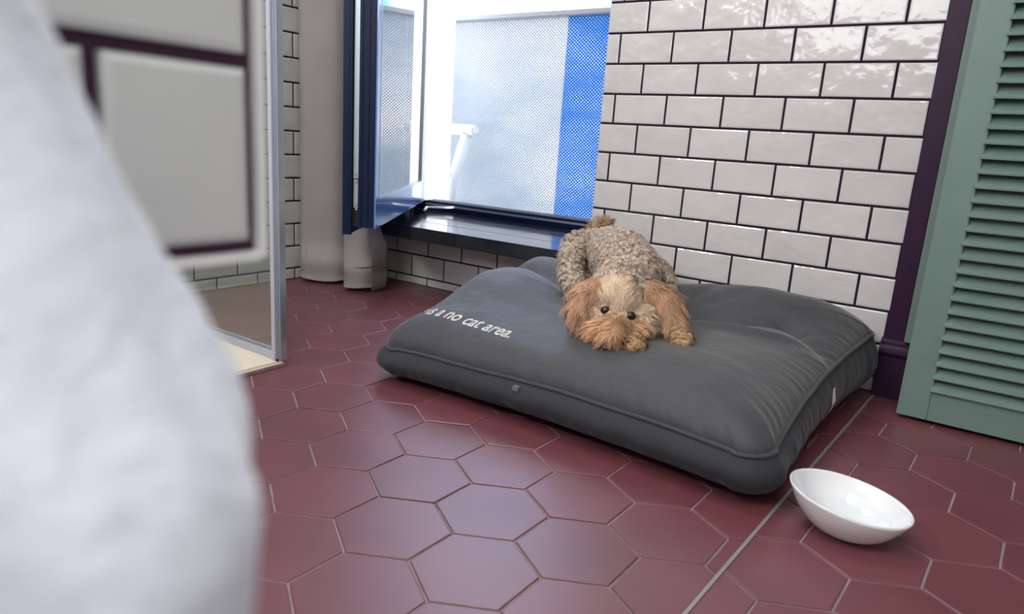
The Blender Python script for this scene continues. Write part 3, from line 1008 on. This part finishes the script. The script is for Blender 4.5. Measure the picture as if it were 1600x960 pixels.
for rowi in range(4):
    hi = min(zz + 0.0745, VZ1 - 0.002)
    if hi - zz > 0.02:
        if rowi % 2 == 0:
            vtile(-1.7349, yr, zz, hi)
        else:
            vtile(-1.6772, yr, zz, hi); vtile(-1.7349, -1.6838, zz, hi)
    zz += 0.0812
obj('worktop', boxes(((XL + 0.001, -1.735, VZ1 + 0.0005), (VX + 0.003, VY + 0.003, VZ1 + 0.03))), 'white_frame', van, bevel=0.003)

# ================================================================== WHITE TOWEL (out of focus, left foreground)
tw = thing('bath_towel', 'out of focus white fluffy towel filling the left foreground', 'towel', (0.66, -1.81, 0))
# right-hand edge: height, x, y of the silhouette
edge = [(0.0, 0.755, -1.775), (0.20, 0.760, -1.760), (0.40, 0.7625, -1.7435), (0.442, 0.7648, -1.7400), (0.4548, 0.7635, -1.7374), (0.4696, 0.7545, -1.7378), (0.4877, 0.737, -1.7389), (0.5057, 0.7245, -1.7415), (0.5236, 0.7120, -1.7447), (0.536, 0.7050, -1.7461), (0.5507, 0.6980, -1.7471), (0.58, 0.690, -1.752), (0.62, 0.674, -1.762), (0.66, 0.655, -1.775)]
radii = [0.115, 0.105, 0.095, 0.090, 0.089, 0.086, 0.082, 0.078, 0.073, 0.069, 0.064, 0.053, 0.036, 0.010]
def interp(z, col):
    for i in range(len(edge) - 1):
        if edge[i][0] <= z <= edge[i + 1][0]:
            u = (z - edge[i][0]) / (edge[i + 1][0] - edge[i][0])
            return col[i] * (1 - u) + col[i + 1] * u
    return col[-1]
ex, ey = [e_[1] for e_ in edge], [e_[2] for e_ in edge]
HRn = Vector((-HR.x, -HR.y, 0))
bm = bmesh.new()
rings = []
NZ, NA = 110, 120
for k in range(NZ + 1):
    z = 0.66 * (k / NZ)
    R = interp(z, radii)
    c = Vector((interp(z, ex), interp(z, ey), 0)) + HRn * R
    ring = []
    for i in range(NA):
        th = 2 * math.pi * i / NA
        d = Vector((math.cos(th), math.sin(th), 0))
        f = 0.0045 * noise.noise(Vector((d.x * 4, d.y * 4, z * 22))) + 0.0022 * noise.noise(Vector((d.x * 14, d.y * 14, z * 90)))
        f += 0.004 * math.sin(7 * th + 9 * z)
        p = c + d * (R + (f - 0.006) * min(1, R / 0.05) - 0.0045)
        ring.append(bm.verts.new((p.x, p.y, z + 0.0005)))
    rings.append(ring)
for k in range(NZ):
    for i in range(NA):
        j = (i + 1) % NA
        bm.faces.new((rings[k][i], rings[k][j], rings[k + 1][j], rings[k + 1][i]))
bm.faces.new(rings[-1]); bm.faces.new(rings[0][::-1])
obj('terry_cloth', bm, 'towel', tw, True)

# ================================================================== DOG
exec_dog = True
dog = thing('dog', 'small curly apricot poodle mix dog lying on the grey cushion with its chin down', 'dog', (0.2, -0.42, 0.16))
def at(px, py, d):
    """a point of the dog, measured on the calibrated view: d metres ahead of the lens"""
    return CAM + d * (FWD + (px - 800) / fpx * RIGHT - (py - 480) / fpx * UP)
balls = []      # (position, radius, region)
def chain(region, *pts):
    P = [(at(a, b, d), r) for a, b, d, r in pts]
    for (p, r), (q, s) in zip(P[:-1], P[1:]):
        n = max(2, int((p - q).length / (0.25 * min(r, s))) + 1)
        for k in range(n + 1):
            t = k / n
            balls.append((p.lerp(q, t), r + (s - r) * t, region))
    if len(P) == 1:
        balls.append((P[0][0], P[0][1], region))
# trunk
chain('body', (990, 432, 1.52, 0.058), (972, 408, 1.64, 0.066), (956, 395, 1.76, 0.057), (948, 388, 1.81, 0.047))
chain('body', (985, 462, 1.53, 0.058), (980, 440, 1.64, 0.055), (970, 430, 1.76, 0.048))
chain('body', (970, 452, 1.47, 0.056), (985, 442, 1.52, 0.060))
# left hind leg
chain('body', (928, 384, 1.81, 0.036), (901, 383, 1.775, 0.028), (893, 408, 1.735, 0.027), (893, 434, 1.70, 0.023), (896, 446, 1.675, 0.019))
chain('body', (896, 446, 1.675, 0.019), (903, 453, 1.648, 0.016))
chain('body', (916, 408, 1.80, 0.030), (914, 436, 1.76, 0.026))
# right hind leg
chain('body', (985, 415, 1.76, 0.045), (1022, 428, 1.70, 0.034), (1034, 452, 1.64, 0.030), (1030, 470, 1.58, 0.022))
# tail
chain('tail', (930, 362, 1.84, 0.016), (940, 352, 1.85, 0.014), (950, 350, 1.85, 0.012))
# front legs
chain('body', (1012, 465, 1.50, 0.034), (1034, 498, 1.445, 0.024), (1050, 518, 1.405, 0.0185))
chain('paw', (1050, 518, 1.405, 0.0185), (1066, 531, 1.375, 0.0185), (1074, 535, 1.364, 0.013))
chain('paw', (1060, 536, 1.362, 0.0125)); chain('paw', (1070, 538, 1.358, 0.0125))
chain('body', (975, 490, 1.45, 0.030), (988, 522, 1.385, 0.020))
chain('paw', (990, 528, 1.375, 0.018), (994, 541, 1.322, 0.0165))
chain('paw', (986, 544, 1.312, 0.0105)); chain('paw', (1002, 544, 1.312, 0.0105))
# head: skull, cheeks, brow, muzzle
chain('head', (966, 466, 1.44, 0.050), (964, 482, 1.425, 0.052))
chain('head', (940, 500, 1.41, 0.036)); chain('head', (1000, 505, 1.41, 0.040))
chain('head', (966, 500, 1.405, 0.046))
chain('muzzle', (962, 508, 1.39, 0.036), (957, 524, 1.355, 0.029), (954, 531, 1.337, 0.024))
chain('muzzle', (935, 520, 1.375, 0.024)); chain('muzzle', (988, 518, 1.380, 0.026))
# ears
chain('ear', (930, 450, 1.44, 0.020), (912, 464, 1.42, 0.022), (906, 482, 1.405, 0.021), (906, 494, 1.40, 0.015))
chain('ear', (1012, 455, 1.44, 0.024), (1036, 472, 1.43, 0.027), (1048, 494, 1.415, 0.025), (1052, 510, 1.405, 0.017))
bm = bmesh.new()
for p, r, reg in balls:
    bmesh.ops.create_icosphere(bm, subdivisions=2, radius=r, matrix=Matrix.Translation(p))
me = bpy.data.meshes.new('body')
bm.to_mesh(me); bm.free()
tmp = bpy.data.objects.new('body_tmp', me)
COL.objects.link(tmp)
md = tmp.modifiers.new('r', 'REMESH'); md.mode = 'VOXEL'; md.voxel_size = 0.0045
ms = tmp.modifiers.new('s', 'SMOOTH'); ms.iterations = 6; ms.factor = 0.5
dg = bpy.context.evaluated_depsgraph_get()
body_me = bpy.data.meshes.new_from_object(tmp.evaluated_get(dg))
bpy.data.objects.remove(tmp, do_unlink=True)
body_me.materials.clear()
obj('body', body_me, 'skin', dog, True)

# eyes and nose
fwdc = -FWD
bmb = bmesh.new(); bmb.from_mesh(body_me); dog_bvh = BVHTree.FromBMesh(bmb); bmb.free()
eyes = []
for (px, py) in ((946.5, 485.5), (985.0, 494.0)):
    o_ = at(px, py, 1.2)
    dvec = (o_ - CAM).normalized()
    hit, nrm, _, _ = dog_bvh.ray_cast(o_, dvec)
    c = hit + dvec * 0.0045
    eyes.append(c)
    bm = bmesh.new()
    bmesh.ops.create_uvsphere(bm, u_segments=24, v_segments=16, radius=0.0098)
    for v in bm.verts:
        v.co = c + RIGHT * v.co.x * 1.1 + UP * v.co.y * 0.95 + fwdc * v.co.z
    obj('eye', bm, 'eye', dog, True)
nose_c = at(949, 541, 1.322)
bm = bmesh.new()
bmesh.ops.create_uvsphere(bm, u_segments=24, v_segments=16, radius=1)
for v in bm.verts:
    x, y, z = v.co
    w = 0.0135 * (1 + 0.18 * y)
    p = nose_c + RIGHT * (x * w) + UP * (y * 0.0085) + fwdc * (z * 0.011)
    for sx in (-1, 1):
        d = ((x - sx * 0.42) ** 2 + (y + 0.05) ** 2)
        if z > 0: p -= fwdc * 0.004 * math.exp(-d / 0.05)
    v.co = p
obj('nose', bm, 'nose', dog, True)

# ---- fur: real strands as thin ribbons
body_me.calc_loop_triangles()
nv = len(body_me.vertices)
co = np.empty(nv * 3, np.float32); body_me.vertices.foreach_get('co', co); co = co.reshape(-1, 3)
no = np.empty(nv * 3, np.float32); body_me.vertices.foreach_get('normal', no); no = no.reshape(-1, 3)
nt_ = len(body_me.loop_triangles)
tri = np.empty(nt_ * 3, np.int32); body_me.loop_triangles.foreach_get('vertices', tri); tri = tri.reshape(-1, 3)
BP = np.array([b[0][:] for b in balls], np.float32); BR = np.array([b[1] for b in balls], np.float32)
REG = ['body', 'paw', 'head', 'muzzle', 'ear', 'tail']
BG = np.array([REG.index(b[2]) for b in balls])
rt, up_, fw = np.array(RIGHT), np.array(UP), np.array(FWD)
cam_p = np.array(CAM)
def nrmz(a):
    return a / np.maximum(np.linalg.norm(a, axis=1, keepdims=True), 1e-9)
def sample(n):
    a = np.linalg.norm(np.cross(co[tri[:, 1]] - co[tri[:, 0]], co[tri[:, 2]] - co[tri[:, 0]]), axis=1)
    t = rng.choice(nt_, n, p=a / a.sum())
    u, v = rng.random(n), rng.random(n)
    f = u + v > 1
    u[f], v[f] = 1 - u[f], 1 - v[f]
    w = np.stack([1 - u - v, u, v], 1)[:, :, None]
    P = (co[tri[t]] * w).sum(1); Nn = nrmz((no[tri[t]] * w).sum(1))
    return P, Nn
P, Nn = sample(125000)
reg = np.empty(len(P), int)
for s in range(0, len(P), 4000):
    d = np.linalg.norm(P[s:s + 4000, None] - BP[None], axis=2) - BR[None]
    reg[s:s + 4000] = BG[d.argmin(1)]
# keep denser fur on the head than on the hidden underside
keep = (Nn @ np.array([0, 0, 1]) > -0.75)
keep &= ~((reg == 0) & (rng.random(len(P)) < 0.12))
P, Nn, reg = P[keep], Nn[keep], reg[keep]
n = len(P)
fc_pt = np.array(at(964, 490, 1.36))          # centre between the eyes
rel = P - fc_pt
sx, sy = rel @ rt, rel @ up_
flow = np.zeros((n, 3), np.float32)
length = np.full(n, 0.014); curl = np.full(n, 0.0024); freq = np.full(n, 2.2); width = np.full(n, 0.0010); lift = np.full(n, 1.0)
jit = rng.normal(size=(n, 3))
m = reg == 0
flow[m] = (jit[m] * 0.8 - np.array([0, 0, 0.35])); lift[m] = 1.0; length[m] = rng.uniform(0.012, 0.018, m.sum()); curl[m] = 0.0026; width[m] = 0.0012
m = reg == 1
flow[m] = jit[m] * 0.5; length[m] = rng.uniform(0.006, 0.011, m.sum()); curl[m] = 0.0018; width[m] = 0.0009
m = reg == 5
flow[m] = jit[m] * 0.4 + np.array([0, 0, 0.6]); length[m] = rng.uniform(0.014, 0.024, m.sum()); curl[m] = 0.002
m = reg == 2
f2 = rt[None] * (sx[m] * 16)[:, None] + up_[None] * np.where(sy[m] > 0, 0.9, -0.8)[:, None]
flow[m] = f2 + jit[m] * 0.22; lift[m] = 0.5; length[m] = rng.uniform(0.016, 0.028, m.sum()); curl[m] = 0.0011; freq[m] = 1.1; width[m] = 0.0007
m = reg == 3
f3 = rt[None] * (sx[m] * 26)[:, None] - up_[None] * 0.75
flow[m] = f3 + jit[m] * 0.25; lift[m] = 0.5; length[m] = rng.uniform(0.014, 0.028, m.sum()); curl[m] = 0.0012; freq[m] = 1.2; width[m] = 0.0007
m = reg == 4
f4 = -up_[None] * 1.0 + rt[None] * (np.sign(sx[m]) * 0.25)[:, None] + fw[None] * 0.0
flow[m] = f4 + jit[m] * 0.16; lift[m] = 0.30; length[m] = rng.uniform(0.022, 0.042, m.sum()); curl[m] = 0.0024; freq[m] = 1.7; width[m] = 0.0008
tang = flow - Nn * (flow * Nn).sum(1, keepdims=True)
Dr = nrmz(nrmz(tang) * (1.35 - lift * 0.6)[:, None] + Nn * lift[:, None])
k_ = (reg == 2) & (np.abs(sx) > 0.026)
length[k_] *= 0.62; curl[k_] *= 1.5
# short hair around the eyes and nose
for e_ in eyes:
    d = np.linalg.norm(P - np.array(e_), axis=1)
    length *= np.clip((d - 0.0088) / 0.016, 0.0, 1.0) * 0.85 + 0.15
    k = d > 0.0086
    P, Nn, reg, flow, length, curl, freq, width, lift, Dr = (a[k] for a in (P, Nn, reg, flow, length, curl, freq, width, lift, Dr))
d = np.linalg.norm(P - np.array(nose_c), axis=1)
k = d > 0.0135
P, Nn, reg, flow, length, curl, freq, width, lift, Dr = (a[k] for a in (P, Nn, reg, flow, length, curl, freq, width, lift, Dr))
# keep strand tips from crossing in front of the eyes
for e_ in eyes:
    v = P + Dr * length[:, None]
    for tt in (0.5, 1.0):
        q = P + Dr * (length * tt)[:, None]
        toe = nrmz(q - cam_p); ee = np.array(e_) - cam_p
        dist = np.linalg.norm(np.cross(toe, ee), axis=1)
        hit = dist < 0.0072
        length[hit] *= 0.35
n = len(P)
# base colours per region with clump noise
base = np.array([[0.95, 0.75, 0.61], [0.76, 0.51, 0.29], [0.88, 0.68, 0.50], [0.70, 0.43, 0.255], [0.70, 0.44, 0.29], [0.76, 0.53, 0.34]])
colr = base[reg].copy()
rel = P - fc_pt
sx, sy = rel @ rt, rel @ up_
hm = (reg == 2)
for e_ in eyes:
    de = np.linalg.norm(P - np.array(e_), axis=1)
    colr *= (1 - 0.72 * np.exp(-(de / 0.0165) ** 4))[:, None]
# darker streak between the eyes, pale crown and cheeks
streak = np.exp(-((sx) / 0.014) ** 2 - ((sy + 0.006) / 0.022) ** 2)
colr = colr * (1 - 0.35 * (streak * (hm | (reg == 3)))[:, None])
colr[reg == 3] = colr[reg == 3] * (1 + np.clip(np.abs(sx[reg == 3]) / 0.05, 0, 1) * 0.35)[:, None]
cl = np.array([noise.noise(Vector((p * 55).tolist())) for p in P])
colr *= (1 + 0.16 * cl + rng.normal(0, 0.06, n))[:, None]
colr = np.clip(colr, 0.02, 0.93)
SEG = 5
# tufts: strands lean together into locks around shared centres
from mathutils.kdtree import KDTree
bi, oi_ = np.flatnonzero(reg == 0), np.flatnonzero(reg != 0)
ci = np.concatenate([rng.choice(bi, len(bi) // 20, replace=False), rng.choice(oi_, len(oi_) // 34, replace=False)])
nc = len(ci)
kd = KDTree(nc)
for i_, c_i in enumerate(ci): kd.insert(P[c_i].tolist(), i_)
kd.balance()
near = np.array([kd.find(p.tolist())[1] for p in P])
cc = ci[near]
tuft_l = rng.uniform(0.75, 1.2, nc)[near]
tuft_c = rng.normal(0, 0.06, nc)[near]
length *= tuft_l
colr *= (1 + tuft_c)[:, None]
tipc = P[cc] + Dr[cc] * length[:, None]
lean = np.where(reg == 0, 0.55, np.where(reg == 1, 0.5, 0.45))[:, None]
tip = (P + Dr * length[:, None]) * (1 - lean) + tipc * lean
tph = rng.uniform(0, 6.28, nc)[near]
T = np.linspace(0, 1, SEG + 1)
a = nrmz(np.cross(Dr, np.array([0.3, 0.5, 0.8]) + 0 * Dr)); b = np.cross(Dr, a)
# neighbouring strands share a curl phase so that locks form
ph = np.array([noise.noise(Vector((p * 90).tolist())) for p in P]) * 3 + tph + rng.normal(0, 0.35, n)
wdir = nrmz(np.cross(Dr, Nn + rng.normal(0, 0.35, (n, 3))))
wside = rng.normal(0, 0.22, (n, 3))
verts = np.empty((n, SEG + 1, 2, 3), np.float32)
for i, t in enumerate(T):
    ang = 2 * math.pi * freq * t + ph
    c_ = (curl * min(1, t * 2.0))[:, None]
    p = P + Dr * (length * t * (1 - t))[:, None] * 0.6 + (tip - P) * t ** 1.2 + a * c_ * np.cos(ang)[:, None] + b * c_ * np.sin(ang)[:, None]
    p = p - np.array([0, 0, 1]) * (0.10 * length * t * t)[:, None]
    w_ = (width * (1.0 - 0.55 * t))[:, None] * wdir * 0.5
    verts[:, i, 0] = p - w_
    verts[:, i, 1] = p + w_
def fur_mesh(name, mask, label):
    V = verts[mask].reshape(-1, 3)
    k = mask.sum()
    idx = (np.arange(k)[:, None, None] * (SEG + 1) * 2 + np.arange(SEG)[None, :, None] * 2 + np.array([0, 1, 3, 2])[None, None, :]).reshape(-1)
    me = bpy.data.meshes.new(name)
    me.vertices.add(len(V)); me.vertices.foreach_set('co', V.ravel())
    nf = len(idx) // 4
    me.loops.add(len(idx)); me.loops.foreach_set('vertex_index', idx.astype(np.int32))
    me.polygons.add(nf); me.polygons.foreach_set('loop_start', np.arange(0, len(idx), 4, dtype=np.int32))
    try: me.polygons.foreach_set('loop_total', np.full(nf, 4, np.int32))
    except Exception: pass
    me.update(calc_edges=True)
    at_ = me.color_attributes.new('Col', 'FLOAT_COLOR', 'POINT')
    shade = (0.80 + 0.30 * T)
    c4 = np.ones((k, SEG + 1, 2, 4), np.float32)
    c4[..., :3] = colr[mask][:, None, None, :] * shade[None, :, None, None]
    at_.data.foreach_set('color', c4.ravel())
    me.materials.append(MT['fur'])
    nn = nrmz(Nn[mask] * 0.85 + Dr[mask] * 0.35 + wside[mask])
    nb = np.repeat(nn, (SEG + 1) * 2, axis=0).astype(np.float32)
    an = me.attributes.new('Nrm', 'FLOAT_VECTOR', 'POINT')
    an.data.foreach_set('vector', nb.ravel())
    o = obj(name, me, None, dog)
    o['kind'] = 'stuff'
    o['label'] = label
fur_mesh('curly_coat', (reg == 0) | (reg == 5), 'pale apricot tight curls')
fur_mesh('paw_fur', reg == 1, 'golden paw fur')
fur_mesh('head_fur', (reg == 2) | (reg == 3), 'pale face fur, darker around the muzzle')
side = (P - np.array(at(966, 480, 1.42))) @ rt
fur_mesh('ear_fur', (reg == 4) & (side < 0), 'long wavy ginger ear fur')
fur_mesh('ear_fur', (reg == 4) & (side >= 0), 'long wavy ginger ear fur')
